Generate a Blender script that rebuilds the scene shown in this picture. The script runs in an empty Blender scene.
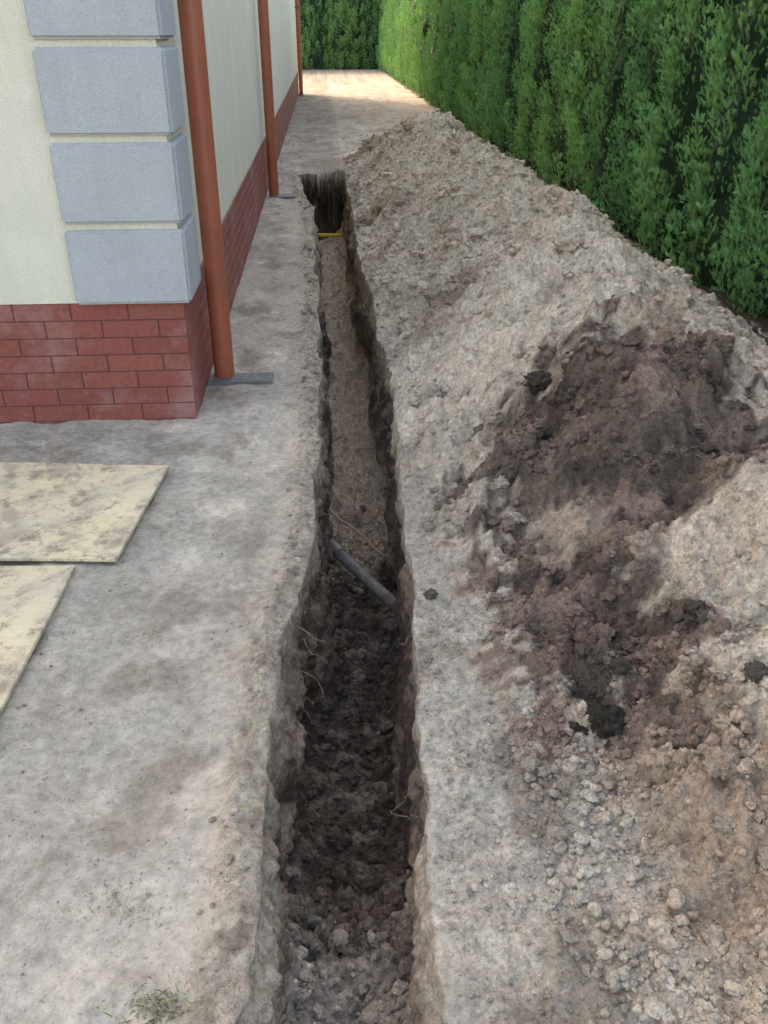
import bpy, bmesh, math, random
import numpy as np
from mathutils import Vector, Matrix
random.seed(7); rng=np.random.default_rng(7)
S=bpy.context.scene
# ---------------------------------------------------------------- noise
_r=np.random.default_rng(3)
P=_r.permutation(256)
G=_r.normal(size=(256,3)); G/=np.linalg.norm(G,axis=1)[:,None]
def pn(x,y,z=0.0):
    x,y,z=np.broadcast_arrays(np.asarray(x,float),np.asarray(y,float),np.asarray(z,float))
    ix=np.floor(x).astype(int);iy=np.floor(y).astype(int);iz=np.floor(z).astype(int)
    fx=x-ix;fy=y-iy;fz=z-iz
    f=lambda t:t*t*t*(t*(t*6-15)+10)
    u,v,w=f(fx),f(fy),f(fz)
    res=0
    for a in (0,1):
        wa=u if a else 1-u
        pa=P[(ix+a)&255]
        for b in (0,1):
            wb=v if b else 1-v
            pb=P[(pa+iy+b)&255]
            for c in (0,1):
                wc=w if c else 1-w
                g=G[P[(pb+iz+c)&255]]
                res=res+wa*wb*wc*(g[...,0]*(fx-a)+g[...,1]*(fy-b)+g[...,2]*(fz-c))
    return res*1.5
def fbm(x,y,z=0.0,o=4,g=.5):
    r=0;a=1;s=1
    for i in range(o):
        r=r+a*pn(np.asarray(x)*s+i*17.3,np.asarray(y)*s+i*5.1,np.asarray(z)*s+i*9.7); a*=g; s*=2.03
    return r
def ss(a,b,x):
    t=np.clip((x-a)/(b-a),0,1); return t*t*(3-2*t)
def lim(c,mx):
    # cap brightness without shifting hue
    k=np.minimum(1,mx/np.maximum(c.max(-1,keepdims=True),1e-6))
    return np.maximum(c*k,.02)
# ---------------------------------------------------------------- terrain functions
hy=[-2,-.5,.4,1.0,1.8,2.4,3.1,4,6,9,11,12.0,13.0]
hh=[0,.12,.26,.34,.42,.52,.63,.62,.64,.67,.70,.5,0]
hc=[1.9,1.9,1.75,1.6,1.45,1.35,1.22,1.25,1.28,1.26,1.2,1.1,1.0]
hl=[1.,1.,1.05,1.0,.95,.95,.90,.96,.98,.98,.94,.95,.9]
hr=[.6,.6,.7,.8,.95,1.0,1.1,1.15,1.18,1.18,1.1,1.,.9]
def heap(x,y):
    wy=y+.12*pn(x*2,y*2,4.4)
    h=np.interp(wy,hy,hh);c=np.interp(y,hy,hc)+.12*pn(y*.9,3.3);wl=np.interp(y,hy,hl);wr=np.interp(y,hy,hr)
    d=x-c
    w=np.where(d<0,wl,wr)*(1+.12*pn(y*1.3,x*.6,8.1))
    t=np.sqrt((d/w)**2+.02)-.14
    p=np.clip(1-t,0,1)
    p=.5*p*p*(3-2*p)+.5*p
    b=h*p*(1+.24*pn(x*1.2,y*1.1,1.7)+.24*pn(x*2.7,y*2.4,6.2))
    def ga(cx,cy,rx,ry,a): return a*np.exp(-((x-cx)/rx)**2-((y-cy)/ry)**2)
    b=b+ga(1.15,3.05,.32,.35,.08)+ga(1.2,1.95,.25,.28,.11)-ga(1.5,2.5,.25,.2,.12)-ga(.95,2.35,.22,.2,.07)+ga(.62,1.75,.16,.14,.05)+ga(.75,4.6,.3,.4,.06)+ga(1.05,8.2,.35,.4,.04)-ga(1.0,5.9,.35,.3,.06)
    return np.maximum(b,0)
def H(x,y):
    near=ss(16,12,y)
    b=heap(x,y); m=ss(.0,.12,b)
    z=.014*fbm(x*1.4,y*1.4,.5,3)*near+.006*fbm(x*9,y*9,.5,3)*near
    rough=.060*fbm(x*4.2,y*4.2,2.2,3)-.09*np.abs(pn(x*6.5,y*6.5,5.5))+.060*np.clip(pn(x*9.5,y*9.5,15.5)-.08,0,1)+.028*fbm(x*14,y*14,3.1,2)-.038*np.abs(pn(x*22,y*22,7.7))-.018*np.abs(pn(x*46,y*46,4.7))+.005*pn(x*80,y*80,1.1)
    z=z+b+rough*m
    lip=ss(.1,.25,x)*ss(2.5,2.2,x)*(1-m)*ss(13,12.3,y)
    z=z+lip*(.018*fbm(x*11,y*11,1.3,3)-.014*np.abs(pn(x*32,y*32,2.1)))
    left=(x<0.1)*near
    z=z-.018*ss(.18,.45,pn(x*3.4,y*2.2,12.))*left
    dd=XL(y)-x
    l2=np.exp(-((dd-.05)/.055)**2)*left*ss(11.6,11.2,y)*(.6+1.1*np.clip(pn(y*1.1,6.6)+.4,0,1))
    z=z+l2*(.026+.024*fbm(x*9,y*6,15,3)-.022*np.abs(pn(x*26,y*26,2.1)))
    z=z+.0035*fbm(x*22,y*22,6.6,3)*left
    return z
ly=[-1,1.07,1.58,2.0,2.27,3.0,4.0,5.5,7.3,9.0,9.7,10.6,11.5,13]
lx=[-.22,-.20,-.18,-.17,-.13,-.07,-.06,-.07,-.10,-.13,-.19,-.26,-.32,-.32]
ry=[-1,1.07,1.58,2.27,4.0,7.3,11.0,13]
rx=[.165,.175,.185,.24,.31,.25,.25,.25]
def XL(y): return np.interp(y,ly,lx)+.030*fbm(y*1.7,2.2,0,2)+.014*fbm(y*5,5.1,0,5,.62)*(1+1.2*pn(y*1.3,8))
def XR(y): return np.interp(y,ry,rx)+.022*fbm(y*1.5,9.2,0,2)+.014*fbm(y*5,1.1,0,5,.62)*(1+1.2*pn(y*1.3,3))
def D(y):
    return np.interp(y,[.1,.6,1.05,1.35,1.75,2.2,5,11.47,11.56],[0,.24,.30,.36,.60,.68,.72,.78,0.])
# ---------------------------------------------------------------- colours
def lerp(a,b,t): return a*(1-t[...,None])+b*t[...,None]
def soil(x,y):
    x=np.asarray(x,float);y=np.asarray(y,float)
    gray=np.array([.43,.378,.305]);lite=np.array([.76,.635,.485]);dark=np.array([.135,.095,.075]);brown=np.array([.43,.31,.215])
    n1=fbm(x*1.1,y*1.1,7,4);n2=fbm(x*5,y*5,3,4);n3=fbm(x*16,y*16,2,3)
    c=np.broadcast_to(gray,x.shape+(3,))*(1+.20*n1+.16*n2+.14*n3)[...,None]
    c=lerp(c,np.array([.57,.49,.38]),.6*ss(.1,.6,fbm(x*2.3,y*2.3,22,3)))
    c=lerp(c,np.array([.27,.22,.165]),.7*ss(.12,.58,fbm(x*3.3,y*3.3,31,5,.6)))
    dd=XL(y)-x
    c=lerp(c,np.array([.56,.46,.345])+0*c,.8*ss(.18,.03,dd+.12*n2)*(x<.1)*ss(12,11,y))
    c=lerp(c,np.array([.24,.18,.135])+0*c,.75*ss(.18,.03,dd)*ss(.1,.4,n2+.4*n3)*(x<.1)*ss(12,11,y))
    c=lerp(c,c*1.15,ss(.1,.22,x))
    b=heap(x,y)
    m=ss(.0,.10,b+.05*n2)
    hcx=np.broadcast_to(lite,x.shape+(3,))*(1+.10*n1+.20*n2+.20*n3)[...,None]
    hcx=lerp(hcx,brown,.8*ss(.08,.6,fbm(x*1.9+4,y*1.2,11,4)+.25*n3))
    c=lerp(c,hcx,m)
    e=1-np.sqrt(((x-(1.00-.15*(y-2.6)))/.60)**2+((y-2.68)/.64)**2)
    e2=1-np.sqrt(((x-.72)/.24)**2+((y-1.95)/.45)**2)
    e=np.maximum(e,e2*.8)
    dk=ss(-.18,.28,e+.5*n2+.38*n3+.25*n1)
    lightspot=np.maximum(1-np.sqrt(((x-1.12)/.2)**2+((y-1.98)/.22)**2),.6*(1-np.sqrt(((x-.74)/.1)**2+((y-2.40)/.13)**2)))
    dk=dk*(1-.85*ss(-.1,.45,lightspot+.35*n2+.2*n3))
    dkc=lerp(dark+0*c,np.array([.27,.185,.14])+0*c,ss(-.1,.5,n2+.5*n1))
    dkc=lerp(dkc,np.array([.065,.048,.040])+0*c,ss(.1,.5,fbm(x*7,y*7,61,3)))
    c=lerp(c,dkc,dk*.93)
    dk2=ss(.0,.3,1-np.sqrt(((x-1.45)/.22)**2+((y-1.75)/.22)**2)+.4*n2)
    c=lerp(c,dark*1.2+0*c,dk2*.6)
    bf=ss(.1,.5,1-np.sqrt(((x-.7)/.9)**2+((y-12.3)/1.2)**2)+.3*n2)
    c=lerp(c,brown*.9+0*c,bf*.7)
    c=lerp(c,np.array([.64,.56,.45])+0*c,.7*ss(1.8,2.1,x)*ss(14,12,y))
    c=c*(1-.38*ss(14,20,y))[...,None]
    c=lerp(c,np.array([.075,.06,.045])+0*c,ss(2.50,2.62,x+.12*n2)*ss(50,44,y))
    out=np.maximum(ss(3.6,4.2,x),ss(42.5,43.5,y))
    c=lerp(c,np.array([.07,.11,.035])+0*c,out)
    return lim(c,.80)
def rmask(x,y):
    return np.clip(.22+ss(0,.08,heap(x,y))+.6*ss(.1,.22,x)*ss(13,12,y)+.7*ss(.15,.02,XL(y)-x)*(x<.1)*ss(12,11.4,y),0,1)
def wallcol(x,y,dep):
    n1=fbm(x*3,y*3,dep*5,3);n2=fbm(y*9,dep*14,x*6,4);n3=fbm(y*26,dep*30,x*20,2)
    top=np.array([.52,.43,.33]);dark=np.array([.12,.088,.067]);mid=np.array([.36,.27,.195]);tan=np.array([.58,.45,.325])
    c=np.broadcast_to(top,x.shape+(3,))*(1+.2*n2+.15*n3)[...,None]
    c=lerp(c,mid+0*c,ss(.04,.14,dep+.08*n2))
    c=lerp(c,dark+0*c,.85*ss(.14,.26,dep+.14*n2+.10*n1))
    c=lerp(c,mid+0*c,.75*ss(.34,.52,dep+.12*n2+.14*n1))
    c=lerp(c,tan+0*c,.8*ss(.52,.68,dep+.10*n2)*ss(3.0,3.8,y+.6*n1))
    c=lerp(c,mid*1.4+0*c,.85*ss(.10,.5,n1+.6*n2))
    return lim(c*(1+.22*n3)[...,None],.65)
def floorcol(x,y):
    n1=fbm(x*3,y*3,40,3);n2=fbm(y*11,x*11,50,4);n3=fbm(y*30,x*30,6,2)
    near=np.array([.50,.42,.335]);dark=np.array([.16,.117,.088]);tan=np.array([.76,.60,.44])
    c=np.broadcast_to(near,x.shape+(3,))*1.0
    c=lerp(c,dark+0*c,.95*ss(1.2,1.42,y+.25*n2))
    c=lerp(c,near*.75+0*c,.65*ss(.1,.5,n2+.3*n1))
    c=lerp(c,tan+0*c,.95*ss(3.1,4.0,y+.6*n1+.3*n2))
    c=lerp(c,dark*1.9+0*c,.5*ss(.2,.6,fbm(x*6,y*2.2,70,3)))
    return lim(c*(1+.22*n2+.18*n3)[...,None],.78)
# ---------------------------------------------------------------- node helpers
def mat(name):
    m=bpy.data.materials.new(name); m.use_nodes=True
    nt=m.node_tree; b=nt.nodes["Principled BSDF"]
    return m,nt,b
def nn(nt,t,**k):
    n=nt.nodes.new(t)
    for a,v in k.items(): setattr(n,a,v)
    return n
def noise(nt,vec,scale,detail=4,rough=.55):
    n=nn(nt,'ShaderNodeTexNoise'); n.inputs['Scale'].default_value=scale; n.inputs['Detail'].default_value=detail; n.inputs['Roughness'].default_value=rough
    nt.links.new(vec,n.inputs['Vector']); return n.outputs['Fac']
def ramp(nt,fac,stops):
    r=nn(nt,'ShaderNodeValToRGB'); e=r.color_ramp.elements
    while len(e)<len(stops): e.new(.5)
    for el,(p,c) in zip(e,stops):
        el.position=p; el.color=(c if len(c)==4 else (*c,1)) if hasattr(c,'__len__') else (c,c,c,1)
    nt.links.new(fac,r.inputs['Fac']); return r.outputs['Color']
def mixc(nt,mode,fac,a,b):
    m=nn(nt,'ShaderNodeMix',data_type='RGBA',blend_type=mode)
    for s,v in ((m.inputs[0],fac),(m.inputs[6],a),(m.inputs[7],b)):
        if hasattr(v,'is_output'): nt.links.new(v,s)
        else: s.default_value=v if not hasattr(v,'__len__') else (*v[:3],1)
    return m.outputs[2]
def bump(nt,b,hs,dist,strength=1,prev=None):
    bp=nn(nt,'ShaderNodeBump'); bp.inputs['Distance'].default_value=dist
    if hasattr(strength,'is_output'): nt.links.new(strength,bp.inputs['Strength'])
    else: bp.inputs['Strength'].default_value=strength
    nt.links.new(hs,bp.inputs['Height'])
    if prev is not None: nt.links.new(prev,bp.inputs['Normal'])
    nt.links.new(bp.outputs['Normal'],b.inputs['Normal']); return bp.outputs['Normal']
def pos(nt): return nn(nt,'ShaderNodeTexCoord').outputs['Object']
def attr(nt,n='Col'): return nn(nt,'ShaderNodeAttribute',attribute_name=n).outputs['Color']

def soilmat():
    m,nt,b=mat('soil'); v=pos(nt)
    at=nn(nt,'ShaderNodeAttribute',attribute_name='Col'); A=at.outputs['Alpha']
    c=mixc(nt,'MULTIPLY',1,at.outputs['Color'],ramp(nt,noise(nt,v,34,7,.72),[(.30,.70),(.5,1.0),(.70,1.27)]))
    c=mixc(nt,'MULTIPLY',A,c,ramp(nt,noise(nt,v,60,5,.75),[(.34,.68),(.5,1.10),(.66,1.38)]))
    c=mixc(nt,'MULTIPLY',1,c,ramp(nt,noise(nt,v,150,2,.6),[(.28,.50),(.39,1.0),(.65,1.0),(.75,1.35)]))
    nt.links.new(c,b.inputs['Base Color']); b.inputs['Roughness'].default_value=.95; b.inputs['Specular IOR Level'].default_value=.15
    mm=nn(nt,'ShaderNodeMapRange'); mm.inputs['To Min'].default_value=.35; mm.inputs['To Max'].default_value=.88; nt.links.new(A,mm.inputs['Value'])
    n=bump(nt,b,noise(nt,v,28,7,.7),.045,mm.outputs[0])
    bump(nt,b,noise(nt,v,190,4,.7),.008,mm.outputs[0],n)
    return m
SOIL=soilmat()
def setcol(me,col):
    a=me.color_attributes.new('Col','FLOAT_COLOR','POINT')
    c=np.ones((len(col),4),np.float32); c[:,:col.shape[1]]=col
    a.data.foreach_set('color',c.ravel())
def npmesh(name,v,f,m,col=None,smooth=True,link=True,parent=None):
    me=bpy.data.meshes.new(name)
    v=np.asarray(v,np.float32); f=np.asarray(f,np.int32); k=f.shape[1]
    me.vertices.add(len(v)); me.vertices.foreach_set('co',v.ravel())
    me.loops.add(f.size); me.loops.foreach_set('vertex_index',f.ravel())
    me.polygons.add(len(f)); me.polygons.foreach_set('loop_start',np.arange(0,f.size,k,dtype=np.int32)); me.polygons.foreach_set('loop_total',np.full(len(f),k,np.int32))
    me.polygons.foreach_set('use_smooth',np.full(len(f),smooth,bool))
    me.update(calc_edges=True)
    if col is not None: setcol(me,np.asarray(col))
    me.materials.append(m)
    if not link: return me
    o=bpy.data.objects.new(name,me); S.collection.objects.link(o)
    if parent: o.parent=parent
    return o
# ---------------------------------------------------------------- ground sheet
def geo(a,b,s0,s1):
    r=[a]
    while r[-1]<b: r.append(r[-1]+s0+(s1-s0)*(r[-1]-a)/(b-a))
    return r[:-1]
rows=np.array([-80,-40,-20,-10,-5,-3,-2,-1.5,-1,-.7,-.4]+list(np.arange(-.2,.7,.04))+list(np.arange(.7,4,.009))+geo(4,11.36,.010,.03)+list(np.arange(11.36,11.66,.006))+list(np.arange(11.66,14,.03))+list(np.arange(14,30,.25))+[31,33,36,39,42,43,44,46,50,60,80,120])
dl=np.array([90,50,30,20,14,10,8,6,5,4.4,3.9,3.5]+list(np.arange(3.2,1.2,-.03))+list(np.arange(1.2,.3,-.012))+list(np.arange(.3,.004,-.008)))
dr=np.array(list(np.arange(.008,.3,.008))+list(np.arange(.3,2.3,.0105))+list(np.arange(2.3,3.0,.02))+[3.1,3.5,4,5,6,8,11,15,22,35,60,90])
NW,NF=46,42
y=rows
xl=XL(y);xr=XR(y);d=D(y);hl_=H(xl,y);hr_=H(xr,y)
dm=np.clip(d/.3,0,1)
cols=[];colors=[]
cat=lambda c,r: np.concatenate([c,np.broadcast_to(r,c.shape[:-1])[...,None]],-1)
XG=xl[:,None]-dl[None];YG=np.broadcast_to(y[:,None],XG.shape); ZG=H(XG,YG)
cols.append(np.stack([XG,YG,ZG],-1)); colors.append(cat(soil(XG,YG),rmask(XG,YG)))
u=np.linspace(0,1,NF)[None]
def wallx(sign,s,zz,yy,e,dd):
    W=.05*fbm(yy*1.9,zz*2.6,5*sign,3)+.024*fbm(yy*7,zz*9,9*sign,4,.6)-.022*np.abs(pn(yy*17+3*pn(yy*3,zz*3),zz*22,2*sign))
    W=W-.05*ss(.25,.6,pn(yy*1.6,zz*2.2,31*sign))
    return e+sign*(.03*s+W*np.clip(s*4,0,1)*dd)
s1=np.ones_like(y)
def floorz(uu):
    dd=D(y[:,None]+.14*pn(uu*5,3.3,y[:,None]*0)+.06*pn(uu*17,5.3,y[:,None]*0))
    base=hl_[:,None]*(1-uu)+hr_[:,None]*uu-dd
    xx=xl[:,None]*(1-uu)+xr[:,None]*uu; yy=y[:,None]+0*xx
    n=.035*fbm(xx*4,yy*3,1.2,3)+.032*fbm(xx*15,yy*15,4.2,3)-.030*np.abs(pn(xx*24,yy*24,3))
    toe=.10*(np.exp(-uu*.36/.05)+np.exp(-(1-uu)*.36/.05))*(1+.8*pn(yy*5,uu*2,3))
    return base+(n+toe)*dm[:,None]
FZ=floorz(u)
bl=wallx(1,s1,hl_-d,y,xl,dm);br=wallx(-1,s1,hr_-d,y,xr,dm)
s=np.linspace(0,1,NW)[None,:-1]
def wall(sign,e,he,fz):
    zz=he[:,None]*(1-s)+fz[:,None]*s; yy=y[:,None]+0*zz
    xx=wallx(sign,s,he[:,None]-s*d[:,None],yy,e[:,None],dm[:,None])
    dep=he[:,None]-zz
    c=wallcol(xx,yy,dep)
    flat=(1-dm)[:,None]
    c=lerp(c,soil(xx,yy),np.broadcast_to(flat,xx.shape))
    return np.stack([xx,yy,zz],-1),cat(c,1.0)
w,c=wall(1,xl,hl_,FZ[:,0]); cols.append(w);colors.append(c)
FX=bl[:,None]*(1-u)+br[:,None]*u; FY=y[:,None]+(.05*fbm(FZ*8,FX*8,3,3)+.02*fbm(FZ*25,FX*25,3,2))*(ss(11.3,11.4,y)*ss(11.8,11.65,y))[:,None]
fc=lerp(floorcol(FX,FY),soil(FX,FY),np.broadcast_to((1-dm)[:,None],FX.shape))
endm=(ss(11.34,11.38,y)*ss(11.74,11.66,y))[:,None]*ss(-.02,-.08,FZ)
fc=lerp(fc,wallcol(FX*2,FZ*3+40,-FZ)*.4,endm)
cols.append(np.stack([FX,FY,FZ],-1));colors.append(cat(fc,1.0))
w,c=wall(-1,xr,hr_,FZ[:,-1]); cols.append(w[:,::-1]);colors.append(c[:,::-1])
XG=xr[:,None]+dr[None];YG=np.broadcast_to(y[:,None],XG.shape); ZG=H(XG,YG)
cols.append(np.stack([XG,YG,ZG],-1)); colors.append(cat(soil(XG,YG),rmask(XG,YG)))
V=np.concatenate(cols,1);C=np.concatenate(colors,1)
R,K=V.shape[:2]
idx=np.arange(R*K).reshape(R,K)
F=np.stack([idx[:-1,:-1],idx[:-1,1:],idx[1:,1:],idx[1:,:-1]],-1).reshape(-1,4)
npmesh('ground',V.reshape(-1,3),F,SOIL,C.reshape(-1,4))
# ---------------------------------------------------------------- clods
def ico(sub):
    bm=bmesh.new(); bmesh.ops.create_icosphere(bm,subdivisions=sub,radius=1)
    v=np.array([p.co[:] for p in bm.verts]); f=np.array([[q.index for q in p.verts] for p in bm.faces]); bm.free(); return v,f
def rotm(n):
    q=rng.normal(size=(n,4)); q/=np.linalg.norm(q,axis=1)[:,None]
    w,x,y_,z=q.T
    return np.stack([1-2*(y_*y_+z*z),2*(x*y_-z*w),2*(x*z+y_*w),2*(x*y_+z*w),1-2*(x*x+z*z),2*(y_*z-x*w),2*(x*z-y_*w),2*(y_*z+x*w),1-2*(x*x+y_*y_)],-1).reshape(n,3,3)
def scatter(name,pts,size,col,sub=2,flat=.75,smooth=False):
    v0,f0=ico(sub); vs=[];fs=[];cs=[];off=0
    nv=12; grp=rng.integers(0,nv,len(pts))
    for g in range(nv):
        k=np.where(grp==g)[0]
        if not len(k): continue
        vv=v0*(1+.5*fbm(v0[:,0]*1.5+g*9,v0[:,1]*1.5,v0[:,2]*1.5,3))[:,None]*rng.uniform(.55,1.2,3)
        if sub>2: vv=vv*(1+.22*fbm(v0[:,0]*5+g*9,v0[:,1]*5,v0[:,2]*5,2))[:,None]
        Rm=rotm(len(k)); q=np.einsum('nij,vj->nvi',Rm,vv)*size[k][:,None,None]
        q[:,:,2]*=flat
        q+=pts[k][:,None,:]
        vs.append(q.reshape(-1,3)); fs.append((f0[None]+(np.arange(len(k))*len(v0))[:,None,None]+off).reshape(-1,3)); off+=len(k)*len(v0)
        cs.append(np.repeat(col[k],len(v0),0))
    return npmesh(name,np.concatenate(vs),np.concatenate(fs),SOIL,np.concatenate(cs),smooth=smooth)
def pareto(n,a,b,p=2.2): 
    uu=rng.uniform(size=n); return (a**-p+uu*(b**-p-a**-p))**(-1/p)
pts=[];sz=[];cl=[]
def add(n,xr_,yr_,a,b,p,cond=None,bright=(.8,1.25),lift=.25):
    x=rng.uniform(*xr_,n);y_=rng.uniform(*yr_,n)
    keep=(x>XR(y_)+.015)|(x<XL(y_)-.015)
    if cond is not None: keep&=cond(x,y_)
    x=x[keep];y_=y_[keep];k=len(x); s_=pareto(k,a,b,p)
    z=H(x,y_)+s_*lift
    pts.append(np.stack([x,y_,z],-1));sz.append(s_);cl.append(lim(soil(x,y_)*rng.uniform(*bright,(k,1)),.72))
cl_n=lambda x,y_: (fbm(x*2.5,y_*2.5,8.8,2)+rng.uniform(-.4,.4,len(x))>.0)
hp=lambda x,y_: heap(x,y_)>.02
add(13000,(.2,2.2),(1.0,4.5),.0035,.026,1.9,lambda x,y_:hp(x,y_)&cl_n(x,y_))
add(11000,(.2,2.3),(4.5,12.8),.008,.045,2.0,hp)
add(6500,(.2,1.2),(.7,2.2),.0025,.011,1.9,cl_n)
add(5000,(.42,1.3),(.75,1.75),.004,.021,1.6,lambda x,y_:(fbm(x*3,y_*3,5,2)+rng.uniform(-.5,.5,len(x))+.5*ss(.8,.2,np.abs(x-.62)/.3)>.12),(.95,1.4),.35)
add(2200,(.4,1.5),(1.6,3.3),.006,.030,1.8,lambda x,y_:soil(x,y_).mean(1)<.22,(.6,1.4))
add(5200,(-.4,0.5),(.8,8),.0025,.013,1.9,lambda x,y_:(np.minimum(np.abs(x-XL(y_)),np.abs(x-XR(y_)))<.14*rng.uniform(0,1,len(x))**1.5+.01))
add(3400,(-.4,.0),(.8,11),.005,.024,2.0,lambda x,y_:(np.abs(x-XL(y_))<.10)&(pn(y_*1.7,4.4)+rng.uniform(-.4,.4,len(x))>0))
add(4500,(-2,-.1),(.8,11),.0018,.007,2.4,lambda x,y_:(fbm(x*2,y_*2,71,2)+rng.uniform(-.4,.4,len(x))>0),(.65,1.1))
add(900,(-.6,2.3),(11.6,16),.006,.02,2.2)
add(2000,(1.7,2.6),(3,16),.006,.028,1.8)
n=4600; y_=rng.uniform(.8,11.2,n); y_[:3200]=rng.uniform(.8,4,3200); uu=rng.beta(.7,.7,n)
ixs=np.searchsorted(rows,y_); fi=np.clip((uu*(NF-1)).astype(int),0,NF-1)
base=np.stack([FX[ixs,fi],y_,FZ[ixs,fi]],-1); s_=pareto(n,.005,.032,1.9); base[:,2]+=s_*.2
pts.append(base);sz.append(s_);cl.append(lim(floorcol(base[:,0],base[:,1])*rng.uniform(.7,1.5,(n,1)),.7))
scatter('soil_clods',np.concatenate(pts),np.concatenate(sz),np.concatenate(cl))
L=[(.665,1.60,.042,.06),(.60,1.62,.025,.07),(.72,1.70,.03,.08),(.60,2.75,.035,.55),(.62,2.55,.03,.55),(.80,1.22,.024,.52),(.85,1.12,.026,.52),(.56,1.03,.020,.50),(.30,2.28,.018,.15),(.70,1.33,.018,.52),(1.42,1.95,.05,.08),(1.0,1.55,.03,.14),(.66,1.42,.016,.55),(.9,1.35,.022,.5),(.45,3.6,.035,.55),(.52,4.4,.04,.55)]
L=np.array(L); pp=[np.stack([L[:,0],L[:,1],H(L[:,0],L[:,1])+L[:,2]*.25],-1)];ps=[L[:,2]];pc=[np.stack([L[:,3],L[:,3]*.84,L[:,3]*.66],-1)]
k=900; x=rng.uniform(.3,2.3,k); yq=1.3+11.2*rng.uniform(0,1,k)**1.2; kp=(heap(x,yq)>.05)&(fbm(x*1.6,yq*1.6,44,2)+rng.uniform(-.3,.3,k)>-.05); x=x[kp];yq=yq[kp]; s_=pareto(len(x),.022,.07,1.8)*np.clip(.45+yq*.12,.5,1.)
pp.append(np.stack([x,yq,H(x,yq)+s_*.05],-1));ps.append(s_);pc.append(lim(soil(x,yq)*rng.uniform(.85,1.15,(len(x),1)),.74))
scatter('soil_lumps',np.concatenate(pp),np.concatenate(ps),np.concatenate(pc),4,.8,True)
# ---------------------------------------------------------------- tubes helper
def tube(name,path,rad,m,seg=8,parent=None,cap=True,col=None):
    p=np.array(path,float); n=len(p); rad=np.broadcast_to(rad,(n,))
    t=np.gradient(p,axis=0); t/=np.linalg.norm(t,axis=1)[:,None]
    up=np.array([0,0,1.]) if abs(t[0][2])<.9 else np.array([1.,0,0])
    a=np.cross(t,up);a/=np.linalg.norm(a,axis=1)[:,None];b=np.cross(t,a)
    th=np.linspace(0,2*np.pi,seg,endpoint=False)
    v=p[:,None]+rad[:,None,None]*(a[:,None]*np.cos(th)[None,:,None]+b[:,None]*np.sin(th)[None,:,None])
    v=v.reshape(-1,3); i=np.arange(n*seg).reshape(n,seg); j=np.roll(i,-1,1)
    f=np.stack([i[:-1],j[:-1],j[1:],i[1:]],-1).reshape(-1,4)
    if name is None: return v,f
    o=npmesh(name,v,f,m,parent=parent)
    if cap:
        bm=bmesh.new();bm.from_mesh(o.data);bm.verts.ensure_lookup_table()
        bm.faces.new([bm.verts[k] for k in i[0]]);bm.faces.new([bm.verts[k] for k in i[-1][::-1]])
        bm.to_mesh(o.data);bm.free()
    return o
def simple(name,col,rough=.6,var=.15,scale=20,bumpd=.002,spec=.4,metal=0):
    m,nt,b=mat(name);v=pos(nt)
    c=mixc(nt,'MULTIPLY',1,col,ramp(nt,noise(nt,v,scale,5,.65),[(.3,1-var),(.7,1+var)]))
    nt.links.new(c,b.inputs['Base Color']);b.inputs['Roughness'].default_value=rough;b.inputs['Specular IOR Level'].default_value=spec;b.inputs['Metallic'].default_value=metal
    if bumpd: bump(nt,b,noise(nt,v,scale*3,5,.6),bumpd,.6)
    return m
ROOT=simple('root_bark',(.38,.28,.20),.85,.35,60,.002,.2)
vs=[];fs=[];off=0
def root(p0,p1,r,sag=.03,n=22):
    global off
    t=np.linspace(0,1,n)[:,None]; p=np.array(p0)*(1-t)+np.array(p1)*t
    k=rng.uniform(0,50)
    p=p+np.stack([.022*fbm(t[:,0]*4,k,0,2),.03*fbm(t[:,0]*4,k+9,0,2),.025*fbm(t[:,0]*4,k+5,0,2)-sag*np.sin(t[:,0]*3.14)],-1)
    v,f=tube(None,p,r*(1.1-.6*t[:,0]),None,6); vs.append(v);fs.append(f+off);off+=len(v)
root((-.10,3.75,-.40),(.30,3.2,-.48),.007,.02)
root((-.08,3.6,-.34),(.10,3.42,-.52),.004,.01)
for i in range(46):
    yy=rng.uniform(1.0,4.5) if i<34 else rng.uniform(4.5,10); side=rng.integers(0,2); z=-rng.uniform(.06,.42); yy_=np.array([yy])
    zt=float(D(yy_)[0]); z=max(z,-zt+.05)
    x0=float(XL(yy_)[0]) if side==0 else float(XR(yy_)[0]); sg=1 if side==0 else -1
    L_=rng.uniform(.04,.13)
    root((x0-sg*.03,yy,z),(x0+sg*L_*.6,yy+rng.uniform(-.1,.1),z-L_*rng.uniform(.3,1.2)),rng.uniform(.001,.0025),.01)
npmesh('tree_roots',np.concatenate(vs),np.concatenate(fs),ROOT)
PV=simple('grey_pvc',(.18,.16,.145),.65,.5,22,.001,.3)
e=bpy.data.objects.new('buried_pipe',None);S.collection.objects.link(e)
tube('pipe_barrel',[(-.015,3.34,-.455),(.10,3.13,-.462),(.22,2.92,-.468),(.36,2.68,-.475)],.026,PV,20,e)
tube('pipe_socket',[(-.03,3.367,-.4545),(-.01,3.331,-.4552),(.018,3.28,-.457)],[.031,.031,.0305],PV,20,e)
YP=simple('yellow_pe',(.75,.50,.03),.5,.15,12,0,.4)
tube('gas_pipe',[(-.34,10.85,-.60),(-.1,10.86,-.61),(.1,10.84,-.61),(.34,10.86,-.60)],.022,YP,14)
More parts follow.
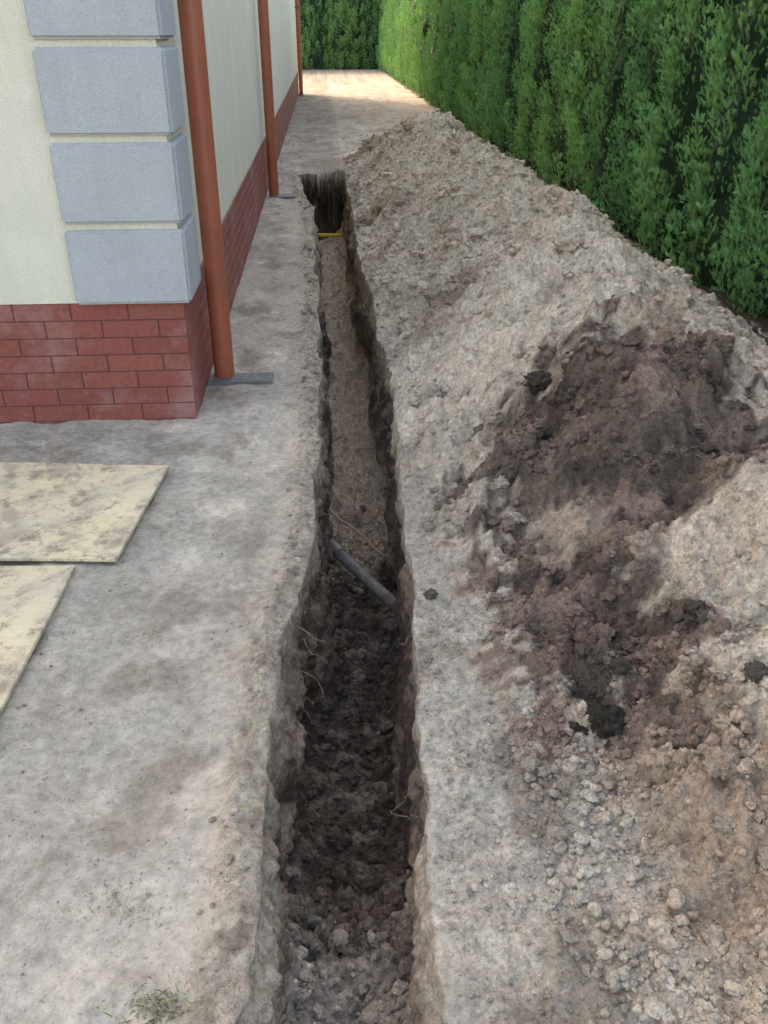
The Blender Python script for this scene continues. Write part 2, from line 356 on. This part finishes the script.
# ---------------------------------------------------------------- boards
def plymat():
    m,nt,b=mat('plywood');v=pos(nt)
    mp=nn(nt,'ShaderNodeMapping');mp.inputs['Scale'].default_value=(2.2,26,26);nt.links.new(v,mp.inputs['Vector'])
    gr=noise(nt,mp.outputs['Vector'],2.2,6,.6)
    c=ramp(nt,gr,[(.25,(.68,.53,.29)),(.5,(.77,.63,.39)),(.75,(.81,.69,.47))])
    c=mixc(nt,'MIX',ramp(nt,noise(nt,v,3.1,5,.6),[(.38,0.),(.58,.65)]),c,(.62,.53,.40))
    dirt=noise(nt,v,5.5,10,.80)
    c=mixc(nt,'MIX',ramp(nt,dirt,[(.465,0.),(.51,.35),(.57,.8)]),c,(.41,.33,.25))
    c=mixc(nt,'MIX',ramp(nt,noise(nt,v,9.5,8,.8),[(.52,0.),(.59,.75)]),c,(.27,.205,.15))
    nt.links.new(c,b.inputs['Base Color']);b.inputs['Roughness'].default_value=.8;b.inputs['Specular IOR Level'].default_value=.2
    n=bump(nt,b,dirt,.012,.6)
    bump(nt,b,noise(nt,v,60,6,.7),.003,.6,n);return m
PLY=plymat()
def board(corner,ang,w,dp,z,tilt=0):
    bm=bmesh.new()
    nx,ny=30,24
    for i in range(nx+1):
        for j in range(ny+1):
            bm.verts.new((-w*i/nx,-dp*j/ny,.006*float(np.sin(i/nx*3+j*.1))))
    bm.verts.ensure_lookup_table()
    for i in range(nx):
        for j in range(ny):
            a=i*(ny+1)+j; bm.faces.new([bm.verts[a],bm.verts[a+1],bm.verts[a+ny+2],bm.verts[a+ny+1]])
    me=bpy.data.meshes.new('plywood_board');bm.to_mesh(me);bm.free();me.materials.append(PLY)
    o=bpy.data.objects.new('plywood_board',me);S.collection.objects.link(o)
    so=o.modifiers.new('t','SOLIDIFY');so.thickness=.014;so.offset=0
    bv=o.modifiers.new('b','BEVEL');bv.width=.0015;bv.segments=2;bv.limit_method='ANGLE'
    o.location=(*corner,z);o.rotation_euler=(tilt,0,math.radians(ang))
board((-.675,3.24),-5.5,1.6,.72,.022)
board((-.875,2.50),-2.0,1.3,1.6,.020,math.radians(.3))
# ---------------------------------------------------------------- house
house=bpy.data.objects.new('house',None);S.collection.objects.link(house)
def box(name,x0,x1,y0,y1,z0,z1,m,parent,bev=0,seg=2):
    bm=bmesh.new();bmesh.ops.create_cube(bm,size=1)
    for v in bm.verts: v.co=Vector(((x0+x1)/2+v.co.x*(x1-x0),(y0+y1)/2+v.co.y*(y1-y0),(z0+z1)/2+v.co.z*(z1-z0)))
    if bev: bmesh.ops.bevel(bm,geom=bm.edges[:],offset=bev,segments=seg,affect='EDGES')
    me=bpy.data.meshes.new(name);bm.to_mesh(me);bm.free();me.materials.append(m)
    o=bpy.data.objects.new(name,me);S.collection.objects.link(o);o.parent=parent;return o
def plaster(name,col,dirt=True):
    m,nt,b=mat(name);v=pos(nt)
    c=mixc(nt,'MULTIPLY',1,col,ramp(nt,noise(nt,v,3,6,.65),[(.3,.93),(.7,1.04)]))
    c=mixc(nt,'MULTIPLY',1,c,ramp(nt,noise(nt,v,140,3,.6),[(.3,.86),(.7,1.08)]))
    if dirt:
        mp=nn(nt,'ShaderNodeMapping');mp.inputs['Scale'].default_value=(9,9,.9);nt.links.new(v,mp.inputs['Vector'])
        c=mixc(nt,'MULTIPLY',.4,c,ramp(nt,noise(nt,mp.outputs['Vector'],1.5,5,.6),[(.35,.86),(.6,1.)]))
    nt.links.new(c,b.inputs['Base Color']);b.inputs['Roughness'].default_value=.9;b.inputs['Specular IOR Level'].default_value=.2
    bump(nt,b,noise(nt,v,120,4,.7),.007,1);return m
CREAM=plaster('cream_plaster',(.76,.725,.58));GREYP=plaster('grey_plaster',(.485,.495,.505))
WX0,WX1,WY0,WY1,HZ=-11.0,-.642,3.80,26.6,6.0
box('wall',WX0,WX1,WY0,WY1,.552,HZ,CREAM,house)
m,nt,b=mat('brick_tile');v=pos(nt)
c=mixc(nt,'MULTIPLY',1,attr(nt),ramp(nt,noise(nt,v,45,6,.7),[(.3,.75),(.7,1.2)]))
c=mixc(nt,'MIX',ramp(nt,noise(nt,v,2.6,7,.7),[(.50,0.),(.75,.42)]),c,(.46,.38,.36))
c=mixc(nt,'MIX',ramp(nt,noise(nt,v,260,2,.7),[(.62,0.),(.75,.35)]),c,(.5,.43,.40))
nt.links.new(c,b.inputs['Base Color']);b.inputs['Roughness'].default_value=.65;b.inputs['Specular IOR Level'].default_value=.3
bump(nt,b,noise(nt,v,70,5,.6),.0015,.6);BR=m
MORT=simple('mortar',(.15,.06,.05),.9,.2,50,.002,.2)
PX,PY=-.635,3.80
box('plinth_core',WX0-.0,PX-.004,PY+.004,WY1-.0,-.3,.545,MORT,house)
tv=[];tf=[];tc=[];off=0
def tile(x0,x1,y0,y1,z0,z1):
    global off
    e_=.002
    P_=[];faces=[]
    lo=np.array([x0,y0,z0]);hi=np.array([x1,y1,z1])
    ids={}
    for ax in range(3):
        for sx in (0,1):
            for sy in (0,1):
                for sz_ in (0,1):
                    sg=(sx,sy,sz_)
                    p=[ (lo[k] if sg[k]==0 else hi[k]) + (0 if k==ax else (e_ if sg[k]==0 else -e_)) for k in range(3)]
                    ids[(ax,sg)]=len(P_);P_.append(p)
    for ax in range(3):
        o1,o2=[k for k in range(3) if k!=ax]
        for sd in (0,1):
            def S_(a,b_):
                t=[0,0,0];t[ax]=sd;t[o1]=a;t[o2]=b_;return tuple(t)
            faces.append([ids[(ax,S_(0,0))],ids[(ax,S_(1,0))],ids[(ax,S_(1,1))],ids[(ax,S_(0,1))]])
    for ax in range(3):
        o1,o2=[k for k in range(3) if k!=ax]
        for a in (0,1):
            for b_ in (0,1):
                def S_(q):
                    t=[0,0,0];t[ax]=q;t[o1]=a;t[o2]=b_;return tuple(t)
                faces.append([ids[(o1,S_(0))],ids[(o1,S_(1))],ids[(o2,S_(1))],ids[(o2,S_(0))]])
    tv.extend(P_);tf.extend([[q+off for q in f] for f in faces]);off+=24
    cc=np.array([.24,.070,.052])*rng.uniform(.92,1.1)*np.array([1,rng.uniform(.95,1.08),rng.uniform(.95,1.08)])
    tc.extend([cc]*24)
NC=7;ph=.552/NC;J=.005
for k in range(-1,NC):
    z0=k*ph+J/2;z1=(k+1)*ph-J/2
    sh=(k%2)*.125
    x=PX; first=True
    while x>WX0:
        L_=.242-(sh if first and sh else 0); x0=max(x-L_,WX0); tile(x0,x,PY,PY+.02,z0,z1); x=x0-J; first=False
        if x-.02<WX0: break
    y0=PY+.022; first=True
    while y0<WY1-.02:
        L_=.242-((.125-sh) if first else 0); y1=min(y0+L_,WY1); tile(PX-.02,PX,y0,y1,z0,z1); y0=y1+J; first=False
npmesh('plinth_brick_tiles',np.array(tv),np.array(tf),BR,np.array(tc),smooth=False,parent=house)
pitch=.335
for k in range(16):
    z0=.556+k*pitch; z1=z0+pitch-.026
    box('quoin_block',-1.085,-.592,3.752,4.13,z0,z1,GREYP,house,.012,3)
box('quoin_backing',-1.075,-.622,3.776,4.11,.553,HZ-.05,CREAM,house)
RT=simple('roof_tiles',(.30,.09,.06),.7,.25,8,.01,.3)
me=bpy.data.meshes.new('roof');E=.45
x0,x1,y0,y1=WX0-E,WX1+E,WY0-E,WY1+E; mx=(x0+x1)/2; rz=HZ+3.2; hip=(x1-x0)/2
me.from_pydata([(x0,y0,HZ),(x1,y0,HZ),(x1,y1,HZ),(x0,y1,HZ),(mx,y0+hip,rz),(mx,y1-hip,rz)],[],[(0,1,4),(1,2,5,4),(2,3,5),(3,0,4,5),(3,2,1,0)])
me.materials.append(RT);o=bpy.data.objects.new('roof',me);S.collection.objects.link(o);o.parent=house
COP=simple('downpipe_paint',(.36,.105,.055),.42,.12,9,.0006,.5)
tube('gutter',[(x1+.06,y0,HZ-.02),(x1+.06,(y0+y1)/2,HZ-.02),(x1+.06,y1,HZ-.02)],.07,COP,12,house)
WHT=simple('window_frame',(.78,.78,.76),.4,.05,9,0,.4)
m,nt,b=mat('glass_pane');b.inputs['Base Color'].default_value=(.03,.04,.045,1);b.inputs['Roughness'].default_value=.08;GL=m
for wx in (-3.6,-6.8):
    box('window_pane',wx-.55,wx+.55,3.785,3.795,1.5,2.9,GL,house)
    for a in ((wx-.62,wx-.55,1.43,2.97),(wx+.55,wx+.62,1.43,2.97),(wx-.03,wx+.03,1.505,2.895)):
        box('window_frame',a[0],a[1],3.76,3.797,a[2],a[3],WHT,house,.006)
    for a in ((1.43,1.50),(2.90,2.97)):
        box('window_frame',wx-.548,wx+.548,3.762,3.797,a[0],a[1],WHT,house,.006)
    box('window_sill',wx-.7,wx+.7,3.68,3.797,1.385,1.425,COP,house,.006)
IRON=simple('dark_iron',(.06,.06,.062),.6,.3,40,.001,.4)
CONC=simple('splash_plate_metal',(.15,.145,.14),.7,.35,25,.003,.3)
def downpipe(y0,r=.052):
    e=bpy.data.objects.new('downpipe',None);S.collection.objects.link(e)
    X=-.553
    tube('pipe',[(X,y0,z) for z in np.linspace(-.05,5.6,12)],r,COP,28,e,False)
    tube('neck',[(X,y0,5.6),(X+.02,y0,5.7),(X+.22,y0,5.85),(X+.38,y0,5.95)],r,COP,20,e,False)
    for z in (2.35,4.3): tube('socket',[(X,y0,z-.05),(X,y0,z),(X,y0,z+.05)],r+.005,COP,28,e)
    for z in (2.05,4.0):
        tube('clamp',[(X,y0,z-.014),(X,y0,z),(X,y0,z+.014)],r+.009,IRON,24,e)
        box('bracket',-.641,X-r,y0-.008,y0+.008,z-.01,z+.01,IRON,e)
    return e
for yy in (4.33,9.9,25.7): downpipe(yy)
for (xa,xb,ya,yb) in ((-.632,-.30,4.22,4.36),(-.60,-.30,9.76,9.98),(-.60,-.30,25.4,25.9)):
    box('splash_plate',xa,xb,ya,yb,-.02,.016,CONC,None,.005)
# ---------------------------------------------------------------- thuja hedge
m,nt,b=mat('thuja_foliage');v=pos(nt)
oi=nn(nt,'ShaderNodeObjectInfo')
c=mixc(nt,'MULTIPLY',1,attr(nt),ramp(nt,oi.outputs['Random'],[(0.,(.78,.84,.82)),(1.,(1.35,1.2,1.05))]))
nt.links.new(c,b.inputs['Base Color']);b.inputs['Roughness'].default_value=.65;b.inputs['Specular IOR Level'].default_value=.25;LEAF=m
def spray():
    q=[]
    def leaf(bx,by,ang,L_,w):
        dx,dy=math.sin(ang),math.cos(ang);px,py=dy,-dx
        q.append([(bx-px*w*.6,by-py*w*.6),(bx+dx*L_*.6-px*w,by+dy*L_*.6-py*w),(bx+dx*L_,by+dy*L_),(bx+dx*L_*.6+px*w,by+dy*L_*.6+py*w)])
    leaf(0,0,0,1.05,.045)
    for i,t in enumerate(np.linspace(.10,.70,3)):
        for sgn in (-1,1):
            leaf(0,t-.05+.04*sgn,sgn*(.55-.15*t),.50*(1-.4*t),.045)
    a=np.array(q)
    z=-.14*np.abs(a[...,0])-.16*a[...,1]**2
    return np.stack([a[...,0],a[...,1],z],-1).reshape(-1,3)
SP=spray()
def plant(name,seed,Ht,NP,NSP):
    r=np.random.default_rng(seed)
    env=lambda z:(np.interp(z/Ht,[0,.06,.30,.6,.85,1.],[.50,.52,.47,.36,.22,.05]))
    O=[];Dr=[];Nn=[];Sz=[];Br=[]
    for i in range(NP):
        ph_=r.uniform(0,2*np.pi); z0=Ht*r.beta(1.0,1.35)*.93-.32; L_=r.uniform(.35,.8)
        rad=env(min(max(z0+L_*.6,0),Ht)); k=r.uniform(.72,1.18); tone_shade=r.uniform(.7,1.3)*(.30+.8*(k-.4))  # random plume tone, times gap shade painted in: deeper plumes get darker
        t=r.uniform(0,1,NSP)**.8
        rr=(.45+.55*np.sin(t*1.45))*rad*k
        z=z0+L_*t
        w=.080*np.sin(np.clip(t*.85+.15,0,1)*np.pi)**.7+.010
        a2=r.uniform(0,2*np.pi,NSP); q=np.sqrt(r.uniform(.15,1,NSP))*w
        er=np.array([np.cos(ph_),np.sin(ph_),0]);et=np.array([-np.sin(ph_),np.cos(ph_),0])
        c_=er[None]*rr[:,None]+np.array([0,0,1.])[None]*z[:,None]
        offv=er[None]*(np.cos(a2)*q)[:,None]+et[None]*(np.sin(a2)*q)[:,None]
        O.append(c_+offv)
        dd=offv/(w[:,None])*.6+er[None]*.35+np.array([0,0,1.])[None]*r.uniform(.5,1.4,NSP)[:,None]+r.normal(size=(NSP,3))*.3
        Dr.append(dd); Nn.append(offv/(w[:,None]+.01)+er[None]*.4+r.normal(size=(NSP,3))*.6)
        Sz.append(r.uniform(.028,.058,NSP)); out=np.cos(a2)*q/.08
        Br.append(tone_shade*(.50+.70*np.clip(out,-.6,1)+.90*t)*r.uniform(.65,1.4,NSP))  # inward sprays darkened: shade between plumes put into the colour; tips paler
    O=np.concatenate(O);Dr=np.concatenate(Dr);Nn=np.concatenate(Nn);Sz=np.concatenate(Sz);Br=np.concatenate(Br)
    keep=O[:,2]>-.02; O,Dr,Nn,Sz,Br=O[keep],Dr[keep],Nn[keep],Sz[keep],Br[keep]
    Dr/=np.linalg.norm(Dr,axis=1)[:,None]; Xx=np.cross(Dr,Nn);Xx/=np.linalg.norm(Xx,axis=1)[:,None]+1e-9;Nz=np.cross(Xx,Dr)
    V=O[:,None]+Sz[:,None,None]*(SP[None,:,0:1]*Xx[:,None]*1.1+SP[None,:,1:2]*Dr[:,None]+SP[None,:,2:3]*Nz[:,None])
    n=len(O);V=V.reshape(-1,3);F_=np.arange(n*len(SP)).reshape(-1,4)
    yel=r.uniform(0,1,n)[:,None]
    base=np.array([.068,.165,.068])*(1-yel*.5)+np.array([.18,.26,.058])*yel*.5
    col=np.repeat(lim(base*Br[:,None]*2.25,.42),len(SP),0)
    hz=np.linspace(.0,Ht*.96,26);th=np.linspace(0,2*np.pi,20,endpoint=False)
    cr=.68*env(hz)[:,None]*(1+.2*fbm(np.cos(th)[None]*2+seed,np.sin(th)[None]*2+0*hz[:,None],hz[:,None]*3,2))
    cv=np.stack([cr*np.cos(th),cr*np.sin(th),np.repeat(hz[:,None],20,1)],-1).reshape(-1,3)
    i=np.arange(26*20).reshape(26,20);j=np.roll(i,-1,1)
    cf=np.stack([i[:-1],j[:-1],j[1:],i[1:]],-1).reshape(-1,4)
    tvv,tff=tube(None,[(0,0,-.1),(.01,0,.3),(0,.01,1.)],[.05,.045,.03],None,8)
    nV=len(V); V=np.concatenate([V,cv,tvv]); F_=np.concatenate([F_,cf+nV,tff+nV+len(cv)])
    col=np.concatenate([col,np.tile([.010,.026,.011],(len(cv),1)),np.tile([.09,.06,.04],(len(tvv),1))])  # added inner core blocks light through; its near-black stands in for inner shade
    return npmesh(name,V,F_,LEAF,col,smooth=False,link=False)
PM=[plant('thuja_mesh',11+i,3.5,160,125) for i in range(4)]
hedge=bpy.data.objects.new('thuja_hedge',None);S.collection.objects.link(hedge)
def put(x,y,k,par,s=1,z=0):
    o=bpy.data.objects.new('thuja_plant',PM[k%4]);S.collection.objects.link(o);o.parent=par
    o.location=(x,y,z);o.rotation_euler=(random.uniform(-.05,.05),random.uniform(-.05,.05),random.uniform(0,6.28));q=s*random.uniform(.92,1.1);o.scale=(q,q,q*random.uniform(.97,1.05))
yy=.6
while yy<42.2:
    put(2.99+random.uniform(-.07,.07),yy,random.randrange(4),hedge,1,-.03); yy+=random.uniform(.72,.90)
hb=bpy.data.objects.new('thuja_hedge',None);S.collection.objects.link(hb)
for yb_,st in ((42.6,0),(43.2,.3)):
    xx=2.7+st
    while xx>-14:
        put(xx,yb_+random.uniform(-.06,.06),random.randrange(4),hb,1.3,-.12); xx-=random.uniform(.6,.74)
FAB=simple('weed_fabric',(.03,.03,.032),.55,.3,60,.002,.3)
n1,n2=8,700
a,b_=np.meshgrid(np.linspace(-1,1,n1),np.linspace(3,17,n2),indexing='ij')
y_=b_; wd=np.clip(.045*(1+2.2*pn(y_*1.4,3)),.004,.2); x_=2.47+.05*pn(y_*.8,5)+a*wd
z_=H(x_,y_)-.012+.07*np.abs(fbm(x_*7,y_*4,3,3))*(1-a**2)
i=np.arange(n1*n2).reshape(n1,n2)
npmesh('weed_fabric',np.stack([x_,y_,z_],-1).reshape(-1,3),np.stack([i[:-1,:-1],i[1:,:-1],i[1:,1:],i[:-1,1:]],-1).reshape(-1,4),FAB)
# ---------------------------------------------------------------- grass remnants + leaves
m,nt,b=mat('grass_blades');nt.links.new(attr(nt),b.inputs['Base Color']);b.inputs['Roughness'].default_value=.7;GR=m
gv=[];gf=[];gc=[];off=0
def tuft(cx,cy,R_,n,dry,hh_=.022):
    global off
    for _ in range(n):
        x=cx+rng.normal()*R_;y_=cy+rng.normal()*R_*.6;z=float(H(np.array([x]),np.array([y_]))[0])-.002
        a=rng.uniform(0,6.28);L_=rng.uniform(.4,1.2)*hh_;lean=rng.uniform(.4,1.6);w=rng.uniform(.0006,.0013)
        dx,dy=math.cos(a),math.sin(a)
        p=[(x-dy*w,y_+dx*w,z),(x+dy*w,y_-dx*w,z),(x+dx*L_*lean*.5+dy*w*.7,y_+dy*L_*lean*.5-dx*w*.7,z+L_*.6),(x+dx*L_*lean,y_+dy*L_*lean,z+L_*.75)]
        gv.extend(p);gf.append([off,off+1,off+2,off+3]);off+=4
        c=np.array([.44,.34,.20]) if rng.uniform()<dry else np.array([.18,.24,.07])
        gc.extend([c*rng.uniform(.6,1.2)]*4)
tuft(-.36,.985,.035,230,.45,.018);tuft(-.57,2.13,.04,110,.95,.013);tuft(-.50,1.22,.05,150,.93,.012);tuft(-.42,1.18,.03,60,.93,.012);tuft(-.27,1.25,.02,50,.9,.012)
tuft(-.83,2.15,.02,30,.5,.012);tuft(-.3,2.9,.03,30,.9,.012);tuft(-.95,1.3,.03,40,.7,.012)
for _ in range(30): tuft(rng.uniform(-1.2,-.2),rng.uniform(.9,6),.012,7,.85,.010)
npmesh('grass',np.array(gv),np.array(gf),GR,np.array(gc),smooth=False)
gv=[];gf=[];gc=[];off=0
for _ in range(120):
    r_=rng.uniform()
    if r_<.35: x=rng.uniform(-1.2,-.2);y_=rng.uniform(.9,6)
    elif r_<.8: x=rng.uniform(.3,1.6);y_=rng.uniform(.9,4)
    else: x=rng.uniform(1.6,2.4);y_=rng.uniform(3,12)
    z=float(H(np.array([x]),np.array([y_]))[0])+.005
    a=rng.uniform(0,6.28);L_=rng.uniform(.004,.010);w=L_*rng.uniform(.2,.5);dx,dy=math.cos(a),math.sin(a)
    gv.extend([(x-dx*L_,y_-dy*L_,z),(x-dy*w,y_+dx*w,z+.003),(x+dx*L_,y_+dy*L_,z+rng.uniform(0,.004)),(x+dy*w,y_-dx*w,z)]);gf.append([off,off+1,off+2,off+3]);off+=4
    gc.extend([np.array([[.42,.36,.12],[.30,.17,.08],[.45,.40,.30]][rng.integers(0,3)])*rng.uniform(.6,1.1)]*4)
npmesh('fallen_leaves',np.array(gv),np.array(gf),GR,np.array(gc),smooth=False)
# ---------------------------------------------------------------- light
w=bpy.data.worlds.new('World');S.world=w;w.use_nodes=True;nt=w.node_tree
bg=nt.nodes['Background'];sk=nn(nt,'ShaderNodeTexSky',sky_type='NISHITA');sk.sun_disc=False
EL=35;AZ=-36.9
sk.sun_elevation=math.radians(EL);sk.sun_rotation=math.radians(AZ);sk.dust_density=4;sk.air_density=1;sk.ozone_density=.6
tint=mixc(nt,'MULTIPLY',1,sk.outputs[0],(1.14,1.0,.85))
nt.links.new(tint,bg.inputs['Color']);bg.inputs['Strength'].default_value=.80
ld=bpy.data.lights.new('sun','SUN');ld.energy=2.4;ld.angle=math.radians(.5);ld.color=(1,.95,.87)
so=bpy.data.objects.new('sun',ld);S.collection.objects.link(so)
el=math.radians(EL);az=math.radians(AZ)
ds=Vector((math.sin(az)*math.cos(el),math.cos(az)*math.cos(el),math.sin(el)))
so.rotation_euler=ds.to_track_quat('Z','Y').to_euler();so.location=ds*30
S.view_settings.view_transform='Standard';S.view_settings.look='None';S.view_settings.exposure=0
cam=bpy.data.cameras.new('camera');co=bpy.data.objects.new('camera',cam);S.collection.objects.link(co)
cam.sensor_fit='VERTICAL';cam.sensor_height=24;cam.lens=24*864/1024;cam.clip_end=500;cam.clip_start=.05
co.location=(0,0,1.6);co.rotation_euler=(math.radians(90-29.3),0,math.radians(-3.7));S.camera=co
